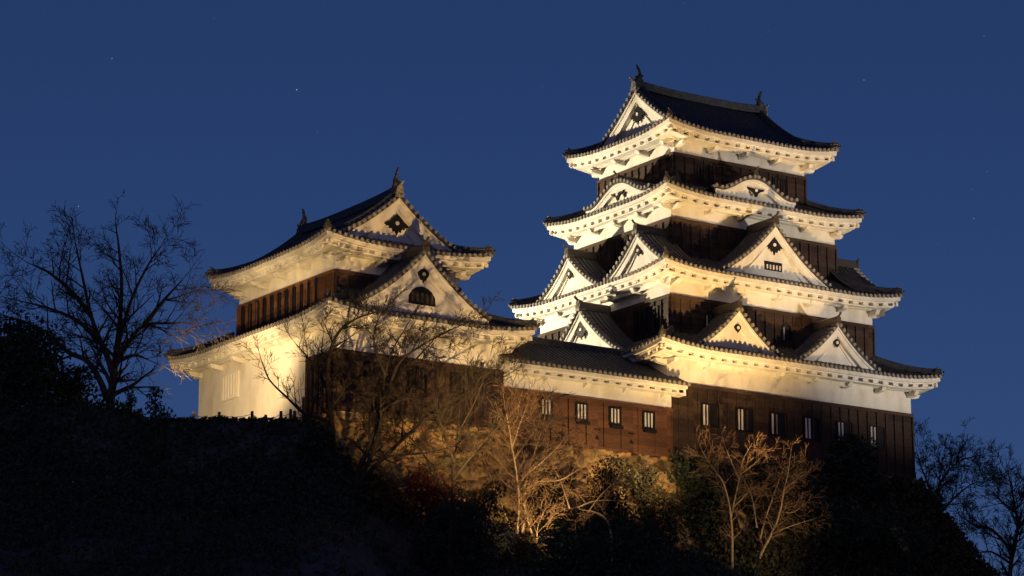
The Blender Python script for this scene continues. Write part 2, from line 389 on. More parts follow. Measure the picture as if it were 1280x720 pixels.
def dormer(parent, fn, lat, hw, h, zb, depth, kind='tri', pend='hex', ps=.8, win=None, n=14):
    """gabled dormer; fn(a, d, z): a along the face, d into the building, z up"""
    pf = curve_profile(kind); rw = hw+.42; rh = h*1.0
    slope_end = 1.0
    top = zb + h + .22
    def zr(a):     # roof surface
        q = a/rw; return zb + .06 + (h+.16)*pf(q) + (0.0 if kind == 'tri' else .12)
    A = [rw*(-1 + 2*j/(2*n)) for j in range(2*n+1)]
    rf = MB()
    for dz, dd in ((0, -.12),):
        rf.grid([[fn(a, d, zr(a)) for a in A] for d in (-.12, depth)], 0)
        rf.grid([[fn(a, -.12, zr(a)-.1) for a in A], [fn(a, -.12, zr(a)) for a in A]], 0)
        rf.grid([[fn(a, -.12, zr(a)-.1) for a in A], [fn(a, depth, zr(a)-.1) for a in A]], 0)
    nr = int(depth/.27)
    # tile rows run down each slope
    for q in range(nr):
        d = .16 + q*.27
        for sgn in (-1, 1):
            pts = [fn(sgn*rw*(.02+.98*j/10), d, zr(sgn*rw*(.02+.98*j/10))) for j in range(11)]
            dirn = Vector(fn(0,1,0))-Vector(fn(0,0,0))
            rf.halftube(pts, dirn)
            e = Vector(pts[-1])
    # round verge tiles along the rake
    ln = 0; prev = None; last = -1
    samp = 120; cum = [0]
    for j in range(1, samp+1):
        a0, a1 = rw*(j-1)/samp, rw*j/samp; cum.append(cum[-1]+sqrt((a1-a0)**2+(zr(a1)-zr(a0))**2))
    nv = int(cum[-1]/.29)
    for sgn in (-1, 1):
        for q in range(nv+1):
            s_ = .12 + (cum[-1]-.14)*q/nv
            j = min(samp, max(1, next((jj for jj in range(samp+1) if cum[jj] >= s_), samp)))
            a = sgn*rw*j/samp; z = zr(a)+.03; m = 8; r = .088
            p0 = [fn(a+cos(2*pi*k/m)*r, .22, z+sin(2*pi*k/m)*r) for k in range(m)]; p1 = [fn(a+cos(2*pi*k/m)*r, -.17, z+sin(2*pi*k/m)*r) for k in range(m)]
            rf.add(p0+p1, [(k,(k+1)%m,m+(k+1)%m,m+k) for k in range(m)] + [tuple(range(m,2*m))], 1)
    root = rf.build('dormer_gable', [TILE, TILEEND], parent)
    # ridge
    rd = MB(); zt = zr(0)
    rd.hexa([fn(-.14,-.05,zt-.05), fn(.14,-.05,zt-.05), fn(.14,depth,zt-.05), fn(-.14,depth,zt-.05), fn(-.11,-.05,zt+.24), fn(.11,-.05,zt+.24), fn(.11,depth,zt+.24), fn(-.11,depth,zt+.24)])
    rd.tube([fn(0,-.05,zt+.27), fn(0,depth,zt+.27)], .09, 7)
    ridge_horn(rd, lambda a, k, z: fn(a, k-.06, z), zt+.14, .48 if h < 1.9 else .56)
    rd.build('ridge', BRONZE, root)
    # rake boards: two plaster bands following the curve
    bd = MB(); hb = .34 if h > 1.2 else .26
    def band(top_off, height, d0, d1, lim=1.0):
        AA = [rw*lim*(-1+2*j/(2*n)) for j in range(2*n+1)]
        t0 = [fn(a, d0, zr(a)-top_off) for a in AA]; t1 = [fn(a, d0, zr(a)-top_off-height) for a in AA]
        b0 = [fn(a, d1, zr(a)-top_off) for a in AA]; b1 = [fn(a, d1, zr(a)-top_off-height) for a in AA]
        bd.grid([b0, t0, t1, b1], 0)
    band(.105, .13, -.06, .3)
    band(.236, hb, .0, .3, .985)
    bd.build('rake_board', PLASTER, root)
    wl_ = MB(); AA = [rw*.96*(-1+2*j/(2*n)) for j in range(2*n+1)]
    wl_.grid([[fn(a, .2, zr(a)-.3) for a in AA], [fn(a, .2, zb-.9) for a in AA]], 0)
    if kind == 'tri':
        B2 = [rw*.80*(-1+2*j/(2*n)) for j in range(2*n+1)]
        g = lambda a, d, o: fn(a, d, zr(a/.80*.92)-o-.30)
        wl_.grid([[g(a,.14,.28) for a in B2], [g(a,.14,.40) for a in B2], [g(a,.22,.40) for a in B2]], 0)
    wl_.build('gable_wall', PLASTER, root)
    if pend: pendant(root, fn, .12 if kind == 'tri' else .0, zr(0)-.30-hb-.36*ps-(.10 if kind=='tri' else -.12), pend, ps)
    if win:
        wz, ww, wh, nb, arch = win
        wm = MB()
        if arch:
            pts = [(-ww/2,0),(-ww*.48,wh*.45),(-ww*.36,wh*.75),(-ww*.2,wh*.92),(0,wh),(ww*.2,wh*.92),(ww*.36,wh*.75),(ww*.48,wh*.45),(ww/2,0)]
        else: pts = [(-ww/2,0),(-ww/2,wh),(ww/2,wh),(ww/2,0)]
        wm.prism(pts, lambda a, k, z: fn(a, k, zb+wz+z), .17, .2, 0)
        for q in range(nb):
            a = -ww/2*.72 + ww*.72*q/(nb-1)
            wm.prism([(a-.035,wh*.12),(a-.035,wh*.62),(a+.035,wh*.62),(a+.035,wh*.12)], lambda a_, k, z: fn(a_, k, zb+wz+z), .13, .17, 1)
        wm.build('gable_window', [BLACK, BRONZE if arch else PLASTER], root)
    return root

def fish(parent, p, d, s=1.0):
    """roof-ridge fish: head down on the ridge, tail curled up; d = direction the tail leans (along the ridge, inward)"""
    p = Vector(p); d = Vector(d); z = Vector((0,0,1)); lat = Vector((-d.y, d.x, 0)); mb = MB()
    path = [(-.18,.0),(-.12,.16),(.0,.34),(.06,.54),(.0,.74),(-.1,.9)]
    pts = [p + d*(a*s) + z*(b*s) for a, b in path]
    mb.tube(pts, [.25*s,.28*s,.24*s,.18*s,.12*s,.06*s], 8)
    fn = lambda a, k, zz: p + d*(a*s) + lat*(k*s) + z*(zz*s)
    mb.prism([(.02,.66),(.12,.80),(.06,.98),(-.12,1.26),(-.30,1.36),(-.20,1.14),(-.30,1.06),(-.18,.92),(-.12,.74)], fn, -.035, .035)
    mb.prism([(.05,.42),(.3,.42),(.42,.58),(.22,.6),(.1,.66)], fn, -.03, .03)
    mb.prism([(-.1,.2),(-.36,.24),(-.42,.42),(-.24,.42),(-.06,.4)], fn, -.03, .03)
    mb.prism([(-.34,-.05),(.22,-.05),(.26,.16),(-.36,.14)], fn, -.19, .19)
    return mb.build('fish_ornament', BRONZE, parent, True)

def skirt_roof(root, E, L, z0, H, c=.30, ext={}, dormers=None):
    mb = MB(); zf = lambda i: z0 + H*(.74*(i/L)+.26*(i/L)**2)
    for k in 'SENW':
        fn, Wd, lat = sidemap(E, k); side_surface(mb, fn, Wd, lat, L, zf, c, ext.get(k, 0))
    rf = mb.build('roof', [TILE, TILEEND], root)
    x0, y0, x1, y1 = E
    for (cx, cy, sx, sy) in ((x0,y0,1,1),(x1,y0,-1,1),(x1,y1,-1,-1),(x0,y1,1,-1)):
        pts = [(cx+sx*i, cy+sy*i, zf(i)+lift(i, c)*(1-i/L)+.03) for i in [L*j/7 for j in range(8)]]
        corner_ridge('corner_ridge', rf, pts, [TILE, BRONZE])
    return rf

def irimoya(root, E, axis, z0, zr, o, G=1.5, c=.3, lin=.6, fishes=1.0, vo=.95):
    """hip-and-gable roof; built with its ridge along local X, swapped for a ridge along Y"""
    if axis == 'Y':
        e = (E[1], E[0], E[3], E[2]); sw = lambda p: (p[1], p[0], p[2])
    else: e = E; sw = lambda p: p
    x0, y0, x1, y1 = e; Lm = (y1-y0)/2; ym = (y0+y1)/2; H = zr-z0
    zf = lambda i: z0 + H*(lin*(i/Lm) + (1-lin)*(i/Lm)**2)
    Wd = x1-x0
    mb = MB()
    for sgn, yb in ((1, y0), (-1, y1)):
        fn = lambda u, i, z: sw((x0+u, yb+sgn*i, z))
        zz = lambda u, i: zf(i) + lift(min(u, Wd-u), c)*max(0, 1-i/1.6)
        ss = [0,.03,.07,.11,.16,.22,.35,.5,.65,.78,.84,.89,.93,.97,1]
        rows = []
        for j in range(13):
            i = Lm*j/12; a = min(i, vo)
            rows.append([fn(a+s*(Wd-2*a), i, zz(a+s*(Wd-2*a), i)) for s in ss])
        mb.grid(rows, 0)
        mb.grid([[fn(s*Wd, 0, zz(s*Wd, 0)-.075) for s in ss], rows[0]], 0)
        n = int(round((Wd-.2)/PITCH_T))
        for q in range(n+1):
            u = .1+(Wd-.2)*q/n; dd = min(u, Wd-u); im = Lm if dd >= vo else dd
            mb.halftube([fn(u, im*j/8, zz(u, im*j/8)) for j in range(9)], sw((1,0,0)))
            tile_end(mb, fn, u, zz(u, 0))
        # verge tiles
        for ux, s2 in ((vo, -1), (Wd-vo, 1)):
            i = vo+.2
            while i < Lm:
                m = 8; r = .092; z = zz(ux, i)+.03
                p0 = [fn(ux-s2*.25, i+cos(2*pi*k/m)*r, z+sin(2*pi*k/m)*r) for k in range(m)]; p1 = [fn(ux+s2*.06, i+cos(2*pi*k/m)*r, z+sin(2*pi*k/m)*r) for k in range(m)]
                mb.add(p0+p1, [(k,(k+1)%m,m+(k+1)%m,m+k) for k in range(m)]+[tuple(range(m,2*m))], 1)
                i += .25
            II = [vo+.06+(Lm-vo-.06)*j/10 for j in range(11)]
            mb.grid([[fn(ux, i, zz(ux, i)-.1) for i in II], [fn(ux, i, zz(ux, i)) for i in II]], 0)
            mb.grid([[fn(ux, i, zz(ux, i)-.1) for i in II], [fn(ux-s2*.5, i, zz(ux, i)-.1) for i in II]], 0)
    Wy = y1-y0
    for s2, xb in ((1, x0), (-1, x1)):
        fn = lambda u, i, z: sw((xb+s2*i, y0+u, z))
        zz = lambda u, i: zf(i) + lift(min(u, Wy-u), c)*max(0, 1-i/1.6)
        ss = [0,.04,.09,.15,.22,.35,.5,.65,.78,.85,.91,.96,1]; rows = []; GG = G+.15
        for j in range(6):
            i = GG*j/5; rows.append([fn(i+s*(Wy-2*i), i, zz(i+s*(Wy-2*i), i)) for s in ss])
        mb.grid(rows, 0); mb.grid([[fn(s*Wy, 0, zz(s*Wy, 0)-.075) for s in ss], rows[0]], 0)
        n = int(round((Wy-.2)/PITCH_T))
        for q in range(n+1):
            u = .1+(Wy-.2)*q/n; im = min(GG, u, Wy-u)
            mb.halftube([fn(u, im*j/4, zz(u, im*j/4)) for j in range(5)], sw((0,1,0)))
            tile_end(mb, fn, u, zz(u, 0))
    rf = mb.build('roof', [TILE, TILEEND], root)
    # corner ridges and descending ridges
    for cx, sx in ((x0,1),(x1,-1)):
        for cy, sy in ((y0,1),(y1,-1)):
            pts = [sw((cx+sx*i, cy+sy*i, zf(i)+lift(i, c)*max(0,1-i/1.6)+.03)) for i in [G*j/7 for j in range(8)]]
            corner_ridge('corner_ridge', rf, pts, [TILE, BRONZE])
            pts = [sw((cx+sx*(vo+.42), cy+sy*i, zf(i)+.03)) for i in [.85+(Lm-.95)*j/8 for j in range(9)]]
            corner_ridge('descending_ridge', rf, pts, [TILE, BRONZE])
    # main ridge: courses of flat tiles under a round cap
    rd = MB(); xa, xb = x0+vo+.05, x1-vo-.05; N = 12
    def rz(x): t = abs(2*(x-xa)/(xb-xa)-1); return zr - .08 + .16*t**3
    X = [xa+(xb-xa)*j/N for j in range(N+1)]
    for w, za, zb in ((.22,0,.10),(.18,.105,.19),(.15,.195,.27),(.13,.275,.34)):
        for sg in (1,-1): rd.grid([[sw((x, ym+sg*w, rz(x)+za)) for x in X], [sw((x, ym+sg*w, rz(x)+zb)) for x in X], [sw((x, ym, rz(x)+zb)) for x in X]], 0)
        for x in (xa, xb): rd.poly([sw((x, ym-w, rz(x)+za)), sw((x, ym+w, rz(x)+za)), sw((x, ym+w, rz(x)+zb)), sw((x, ym-w, rz(x)+zb))], 0)
    rd.tube([sw((x, ym, rz(x)+.37)) for x in X], .10, 8, 0)
    rd.build('main_ridge', TILE, rf)
    for s2, xe in ((1, xa), (-1, xb)):
        gf = lambda a, k, z: sw((xe+s2*k, ym+a, z))
        hm = MB(); ridge_horn(hm, lambda a, k, z: gf(a, k+.02, z), rz(xe)+.06, .62); hm.build('ridge_end_tile', TILEEND, rf)
        fish(rf, sw((xe+s2*.32, ym, rz(xe)+.36)), sw((s2,0,0)), .63*fishes)
        # gable: rake boards, trim, wall
        bd = MB(); II = [vo+.06+(Lm-vo-.06)*j/12 for j in range(13)]
        YY = [(y0+i, i) for i in II] + [(y1-i, i) for i in II[::-1][1:]]
        gx = x0 if s2 == 1 else x1
        def strip(d0, d1, ta, tb):
            t0 = [sw((gx+s2*d0, y, zf(i)-ta)) for y, i in YY]; t1 = [sw((gx+s2*d0, y, zf(i)-tb)) for y, i in YY]
            b0 = [sw((gx+s2*d1, y, zf(i)-ta)) for y, i in YY]; b1 = [sw((gx+s2*d1, y, zf(i)-tb)) for y, i in YY]
            bd.grid([b0, t0, t1, b1], 0)
        strip(vo+.07, vo+.5, .1, .24); strip(vo+.14, vo+.5, .243, .62)
        bd.build('rake_board', PLASTER, rf)
        gw = MB(); wv = vo+.40
        gw.grid([[sw((gx+s2*wv, y, zf(i)-.5)) for y, i in YY], [sw((gx+s2*wv, y, z0+.1)) for y, i in YY]], 0)
        Y2 = [(ym+(y-ym)*.80, i) for y, i in YY]
        gw.grid([[sw((gx+s2*(wv-.07), y, zf(i)-.86)) for y, i in Y2], [sw((gx+s2*(wv-.07), y, zf(i)-.98)) for y, i in Y2], [sw((gx+s2*wv, y, zf(i)-.98)) for y, i in Y2]], 0)
        gw.build('gable_wall', PLASTER, rf)
        g2 = lambda a, k, z: sw((gx+s2*k, ym+a, z))
        pendant(rf, g2, vo+.30, zr-1.28, 'bat', .92)
    return rf

# ------------------------------------------------------------------ the keep
keep = empty('castle_keep', (0,0,0), 'four storey white and dark brown castle keep with tiled roofs, on the right', 'castle keep')
ST = [((0,0,14.5,13.0), 0.0, 3.1, 4.62), ((1.16,1.24,13.32,11.77), 5.2, 7.49, 8.66), ((2.31,2.6,12.25,10.5), 9.5, 11.6, 12.72), ((3.25,3.52,11.2,9.64), 13.4, 15.12, 16.12)]
OV = [1.06, 1.03, 1.0, 1.20]
for j, (R, zb, zt, ze) in enumerate(ST):
    plaster_wall(keep, R, zb-(.0 if j == 0 else .6), ze+.25)
    board_wall(keep, R, zb-(.0 if j == 0 else .5), zt)
    o = OV[j]; E = (R[0]-o, R[1]-o, R[2]+o, R[3]+o)
    eave_soffit(keep, E, o, ze, .32)
    if j < 3:
        U = ST[j+1][0]; L = o + (U[0]-R[0] + U[1]-R[1])/2 + .05
        skirt_roof(keep, E, L, ze, .50*L, .32)
E4 = (ST[3][0][0]-1.2, ST[3][0][1]-1.2, ST[3][0][2]+1.2, ST[3][0][3]+1.2)
irimoya(keep, E4, 'X', 16.12, 19.05, 1.2, 1.6, .34, .62, 1.0, 1.08)
def fS(c, y): return (lambda a, d, z: (c+a, y+d, z)), (1,0,0)
def fW(c, x): return (lambda a, d, z: (x+d, c-a, z)), (0,-1,0)
def fE(c, x): return (lambda a, d, z: (x-d, c+a, z)), (0,1,0)
for c in (3.72, 9.6): dormer(keep, *fS(c, -.55), 1.95, 1.80, 4.82, 2.0, 'tri', 'hex', .52)
dormer(keep, *fS(6.9, .6), 2.75, 2.42, 8.88, 2.2, 'tri', 'bat', .85, (.42, 1.05, .42, 5, False), 18)
dormer(keep, *fS(6.78, 1.85), 2.0, .64, 13.06, 1.7, 'bell', 'fly', .62)
dormer(keep, *fW(5.97, -.55), 3.1, 2.55, 4.75, 2.0, 'tri', 'bat', .85, None, 18)
for c in (8.58, 3.0):
    dormer(keep, *fW(c, .62), 2.0, 1.72, 8.86, 2.0, 'tri', 'hex', .6)
    dormer(keep, *fE(c, 13.85), 2.0, 1.72, 8.86, 2.0, 'tri', 'hex', .6)
dormer(keep, *fW(5.95, 1.72), 2.2, .68, 13.0, 1.7, 'bell', 'fly', .62)
R1 = ST[0][0]
for q in range(6): window(keep, R1, 'S', 2.33+q*1.98, 1.30, .88, .95, 2, .085, PLASTER, .055, .46)
R2, R3, R4 = ST[1][0], ST[2][0], ST[3][0]
for u in (2.2, 6.75, 8.55): window(keep, R2, 'S', u, 6.15, .62, .85, 1, .05, PLASTER, .055, .5, arch=True)
for u in (8.9, 8.0, 1.5, 2.3): window(keep, R2, 'W', u, 6.1, .17, .95, 0, off=.055)
for u in (9.6, 9.0, 8.4): window(keep, R2, 'W', u, 6.05, .17, 1.0, 0, off=.055)
for u in (3.4, 3.95, 4.5): window(keep, R3, 'W', u, 10.45, .17, .85, 0, off=.055)
for u in (1.6, 6.3): window(keep, R4, 'S', u, 14.0, .7, .75, 4, .05, BOARD, .055)

# ------------------------------------------------------------------ the linking gallery
gal = empty('linking_gallery', (-4.6, -.25, 0), 'low single storey gallery with four barred windows joining turret and keep', 'gallery')
GX0, GX1, GY0, GY1 = -9.4, 0.02, -.28, 4.6
mb = MB(); mb.box(GX0, GY0, 1.78, GX1, GY1, 3.05); mb.build('plaster_wall', PLASTER, gal)
RG = (GX0, GY0, GX1, GY1)
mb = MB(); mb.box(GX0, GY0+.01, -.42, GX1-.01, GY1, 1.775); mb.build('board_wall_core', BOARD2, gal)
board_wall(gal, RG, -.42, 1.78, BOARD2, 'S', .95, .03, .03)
ge = (GX0, -1.0, .56, 5.3); ym = 2.15; z0 = 2.86; zr = 4.55
mb = MB()
for sg, yb in ((1, -1.0), (-1, 5.3)):
    fn = lambda u, i, z: (GX0+u, yb+sg*i, z)
    Wd = .56-GX0; Lg = 3.15; zf = lambda i: z0 + (zr-z0)*(.8*i/Lg+.2*(i/Lg)**2)
    mb.grid([[fn(s*Wd, Lg*j/6, zf(Lg*j/6)) for s in (0,.5,1)] for j in range(7)], 0)
    mb.grid([[fn(s*Wd, 0, z0-.075) for s in (0,.5,1)], [fn(s*Wd, 0, z0) for s in (0,.5,1)]], 0)
    mb.grid([[fn(s*Wd, Lg*j/6, zf(Lg*j/6)-.09) for j in range(7)] for s in (1,)] + [[fn(Wd, Lg*j/6, zf(Lg*j/6)) for j in range(7)]], 0)
    n = int(Wd/.27)
    for q in range(n+1):
        u = .1+(Wd-.2)*q/n
        mb.halftube([fn(u, Lg*j/6, zf(Lg*j/6)) for j in range(7)], (1,0,0)); tile_end(mb, fn, u, z0)
grf = mb.build('roof', [TILE, TILEEND], gal)
mb = MB(); mb.box(GX0, ym-.17, zr-.05, .5, ym+.17, zr+.16); mb.tube([(GX0, ym, zr+.2), (.5, ym, zr+.2)], .1, 7); mb.build('ridge', TILE, grf)
mb = MB()
fn = lambda u, i, z: (GX0+u, -1.0+i, z)
for prof in ([(.05,-.02),(.05,-.2),(.18,-.205),(.18,-.27),(.72,-.27)], [(.24,-.38),(.24,-.45),(.73,-.45)]):
    mb.grid([[fn(s*(GX1+.42-GX0), i, z0+dz) for s in (0,.5,1)] for i, dz in prof], 0)
    xe = GX1+.42
    if len(prof) == 5: mb.poly([(xe, -1+i, z0+dz) for i, dz in prof] + [(xe, -.28, z0-.02)])
for q in range(16):
    u = .2+q*.62; mb.box(GX0+u-.17, -.84, z0-.40, GX0+u+.17, -.29, z0-.272)
for q in range(5):
    u = .5+q*2.1; mb.hexa([(GX0+u-.1,-.5,z0-.55),(GX0+u+.1,-.5,z0-.55),(GX0+u+.1,-.27,z0-.66),(GX0+u-.1,-.27,z0-.66),(GX0+u-.1,-.62,z0-.452),(GX0+u+.1,-.62,z0-.452),(GX0+u+.1,-.27,z0-.452),(GX0+u-.1,-.27,z0-.452)])
mb.box(GX1+.03, -.84, z0-.5, GX1+.40, -.29, z0-.271)
mb.build('eave_soffit', PLASTER, gal)
for x in (-6.83, -4.95, -3.15, -1.32): window(gal, RG, 'S', x-GX0, .78, .52, .68, 3, .07, PLASTER, .036, 1.0, ledge=True)
mb = MB()
for x in (-5.95, -4.1, -2.25):
    mb.box(x-.16, GY0-.068, .42, x+.16, GY0-.035, .47)
    mb.prism([(-.13,0),(.13,0),(.0,.2)], lambda a, k, z: (x+a, k, z+.0), GY0-.068, GY0-.035)
mb.build('loopholes', BLACK, gal)

# ------------------------------------------------------------------ the corner turret
tur = empty('corner_turret', (-13.3, 5.6, 0), 'two storey white corner turret with big front gables, left of the keep', 'castle turret')
TR = (-17.43,-.5,-9.23,11.72); TU = (-16.32,1.63,-10.07,10.15)
plaster_wall(tur, TR, -.9, 4.3)
board_wall(tur, TR, -.14, 2.42, BOARD, 'S', .50)
fnW, WdW, _ = sidemap(TR, 'W')
board_wall(tur, TR, -.14, 2.42, BOARD, 'W', .42, u0=WdW-2.35)
ol = 1.08; EL = (TR[0]-ol, TR[1]-ol, TR[2]+ol, TR[3]+ol)
eave_soffit(tur, EL, ol, 3.96, .30)
L = 2.2
skirt_roof(tur, EL, L, 3.96, .48*L, .30, {'S': 1.05})
plaster_wall(tur, TU, 4.5, 7.75)
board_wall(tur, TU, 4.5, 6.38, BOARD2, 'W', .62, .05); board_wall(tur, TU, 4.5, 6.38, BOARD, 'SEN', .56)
ou = 1.06; EU = (TU[0]-ou, TU[1]-ou, TU[2]+ou, TU[3]+ou)
eave_soffit(tur, EU, ou, 7.52, .30)
irimoya(tur, EU, 'Y', 7.52, 10.12, ou, 1.45, .32, .5, 1.0, .92)
dormer(tur, *fS(-13.45, -.95), 2.8, 2.36, 4.46, 3.0, 'tri', 'hex', .78, (.30, 1.35, .80, 5, True), 18)
for q in range(11): window(tur, TU, 'W', .55+q*.66, 5.2, .12, 1.05, 0, off=.055)
for u in (1.75, 3.85, 6.0): window(tur, TR, 'S', u, 1.25, .85, .75, 4, .06, BOARD, .055)
for u in (10.25, 10.7, 11.15): window(tur, TR, 'W', u, .55, .16, 1.3, 0, off=.055)
window(tur, TR, 'W', 3.0, 1.85, 1.45, 1.05, 6, .12, PLASTER, .002)

# ------------------------------------------------------------------ stone walls
def stone_mat():
    m = mat('rough_stone', (.34,.22,.095), .9, .35, 4, .5, 14)
    N = m.node_tree.nodes; Lk = m.node_tree.links; b = N['Principled BSDF']
    a = N.new('ShaderNodeVertexColor'); a.layer_name = 'stone_tone'
    mx = N.new('ShaderNodeMix'); mx.data_type = 'RGBA'; mx.blend_type = 'MULTIPLY'; mx.inputs[0].default_value = 1
    src = b.inputs['Base Color'].links[0].from_socket
    Lk.new(src, mx.inputs[6]); Lk.new(a.outputs[0], mx.inputs[7]); Lk.new(mx.outputs[2], b.inputs['Base Color'])
    return m
STONE = stone_mat()
def stone_wall(name, label, pts, normals, zt, depth, seed, step=.06, size=.46):
    """battered dry stone wall: top line pts, outward normals, each stone bulging"""
    rng = np.random.default_rng(seed)
    P = [Vector((*p, 0)) for p in pts]; Nn = [Vector((*n, 0)) for n in normals]
    seg = [(P[i+1]-P[i]).length for i in range(len(P)-1)]; tot = sum(seg)
    nu = int(tot/step)+1; nv = int(depth*1.1/step)+1
    ns = int(tot*depth/(size*size*.8)); sites = np.stack([rng.uniform(-.3, tot+.3, ns), rng.uniform(-.3, depth+.3, ns)], 1)
    tone = rng.uniform(.35, 1.45, (ns, 1))*np.array([[1,1,1]]) * (1+rng.uniform(-.1,.1,(ns,3)))
    U, V = np.meshgrid(np.linspace(0, tot, nu), np.linspace(0, depth, nv))
    q = np.stack([U.ravel(), V.ravel()*1.25], 1); st = sites*np.array([[1,1.25]])
    tilt = rng.normal(0, .17, (ns, 2)); poff = rng.uniform(-.06, .06, ns)
    bulge = np.zeros(len(q)); tcol = np.zeros((len(q), 3))
    for s in range(0, len(q), 4000):
        d = ((q[s:s+4000,None,:]-st[None])**2).sum(2); idx = np.argpartition(d, 1, 1)[:, :2]
        dd = np.sqrt(np.take_along_axis(d, idx, 1)); o = np.argsort(dd, 1); dd = np.take_along_axis(dd, o, 1); idx = np.take_along_axis(idx, o, 1)
        e = dd[:,1]-dd[:,0]; i0 = idx[:,0]; dl = q[s:s+4000]-st[i0]; bulge[s:s+4000] = np.minimum(1, e/.20)**.55 + (poff[i0] + (dl*tilt[i0]).sum(1))/.30; tcol[s:s+4000] = tone[idx[:,0]]
    verts = []; k = 0
    for j in range(nv):
        v = depth*j/(nv-1); out = .42*v + .018*v*v
        for i in range(nu):
            u = tot*i/(nu-1); r = u; si = 0
            while si < len(seg)-1 and r > seg[si]: r -= seg[si]; si += 1
            t = r/seg[si]; p = P[si].lerp(P[si+1], t); n = Nn[si].lerp(Nn[si+1], t)
            off = out + bulge[k]*.30 - .26 + noise.noise(Vector((u*3, v*3, seed)))*.05
            verts.append((p.x+n.x*off, p.y+n.y*off, zt - v)); k += 1
    fs = [(j*nu+i, j*nu+i+1, (j+1)*nu+i+1, (j+1)*nu+i) for j in range(nv-1) for i in range(nu-1)]
    # cap running back under the building
    o0 = len(verts)
    for i in range(nu):
        u = tot*i/(nu-1); r = u; si = 0
        while si < len(seg)-1 and r > seg[si]: r -= seg[si]; si += 1
        p = P[si].lerp(P[si+1], r/seg[si]); n = Nn[si].lerp(Nn[si+1], r/seg[si])
        verts.append((p.x-n.x*1.0, p.y-n.y*1.0, zt-.02))
    fs += [(i+1, i, o0+i, o0+i+1) for i in range(nu-1)]
    me = bpy.data.meshes.new(name); me.from_pydata(verts, [], fs); me.materials.append(STONE)
    ca = me.color_attributes.new('stone_tone', 'FLOAT_COLOR', 'POINT')
    cl = np.ones((len(verts), 4)); cl[:len(tcol), :3] = tcol; ca.data.foreach_set('color', cl.ravel())
    me.polygons.foreach_set('use_smooth', [True]*len(fs)); me.update()
    o = bpy.data.objects.new(name, me); COL.objects.link(o)
    return tag(o, label, 'stone wall')
stone_wall('stone_wall', 'rough stone base wall under the dark boarded front of the turret', [(-17.6, 4), (-17.6,-.68), (-9.1,-.68)], [(-1,0),(-.7,-1),(0,-1)], -.15, 5.2, 3)
stone_wall('stone_wall', 'golden lit stone base wall directly under the gallery with four windows', [(-9.1,-.42), (.15,-.42)], [(0,-1),(0,-1)], -.43, 5.5, 5)
stone_wall('stone_wall', 'ivy covered sloping stone base wall under the tall keep', [(-.1,-.2),(14.65,-.2),(14.65,12)], [(-.05,-1),(1,-1),(1,0)], -.02, 9.5, 8, .14, .7)

# ------------------------------------------------------------------ ground
def axis_pts(lo, hi, step, far):
    c = list(np.arange(lo, hi+1e-6, step)); g = step; x = hi
    while x < far: g *= 1.35; x += g; c.append(x)
    g = step; x = lo
    while x > -far: g *= 1.35; x -= g; c.insert(0, x)
    return c
AA = axis_pts(-34, 52, .6, 4000); BB = axis_pts(-34, 34, .6, 4000)
mb = MB(); rows = []
for b in BB:
    rows.append([(*xy(a, b), terrain(*xy(a, b))) for a in AA])
mb.grid(rows); tag(mb.build('ground', SOIL, None, True), None, None, None, 'structure')

# ------------------------------------------------------------------ trees
def rvec(rng): return Vector((rng.gauss(0,1), rng.gauss(0,1), rng.gauss(0,1))).normalized()
def smooth_path(pts, k=4):
    P = [Vector(p) for p in pts]; P = [P[0]*2-P[1]] + P + [P[-1]*2-P[-2]]; out = []
    for i in range(1, len(P)-2):
        for j in range(k):
            t = j/k; a, b, c, d = P[i-1], P[i], P[i+1], P[i+2]
            out.append(.5*((2*b) + (c-a)*t + (2*a-5*b+4*c-d)*t*t + (3*b-a-3*c+d)*t**3))
    out.append(P[-2]); return out
def sprout(mb, rng, p, d, ln, r, lev, rmin=.010, upw=.25, gn=.24, kids=(4,3,3,3)):
    n = max(3, int(ln/.28)); n = min(n, 9); pts = [p]; q = p; dd = d.copy()
    for i in range(n):
        dd = (dd + rvec(rng)*gn*.45 + Vector((0,0,upw*.3))).normalized(); q = q + dd*(ln/n); pts.append(q)
    rad = [max(rmin, r*(1-.78*i/n)) for i in range(n+1)]
    mb.tube(pts, rad, 5 if r > .03 else 3, 0, False)
    if lev <= 0: return
    k = kids[min(len(kids)-1, lev)]
    for c in range(k+ (1 if rng.random() < .5 else 0)):
        t = .3 + .7*(c+rng.random())/(k+.5); i = min(n, max(1, int(t*n)))
        base = pts[i]; td = (pts[i]-pts[i-1]).normalized()
        side = rvec(rng); side = (side - td*side.dot(td)).normalized()
        nd = (td*.75 + side*rng.uniform(.55,1.0)).normalized()
        sprout(mb, rng, base, nd, ln*rng.uniform(.42,.68), rad[i]*.72, lev-1, rmin, upw, gn, kids)
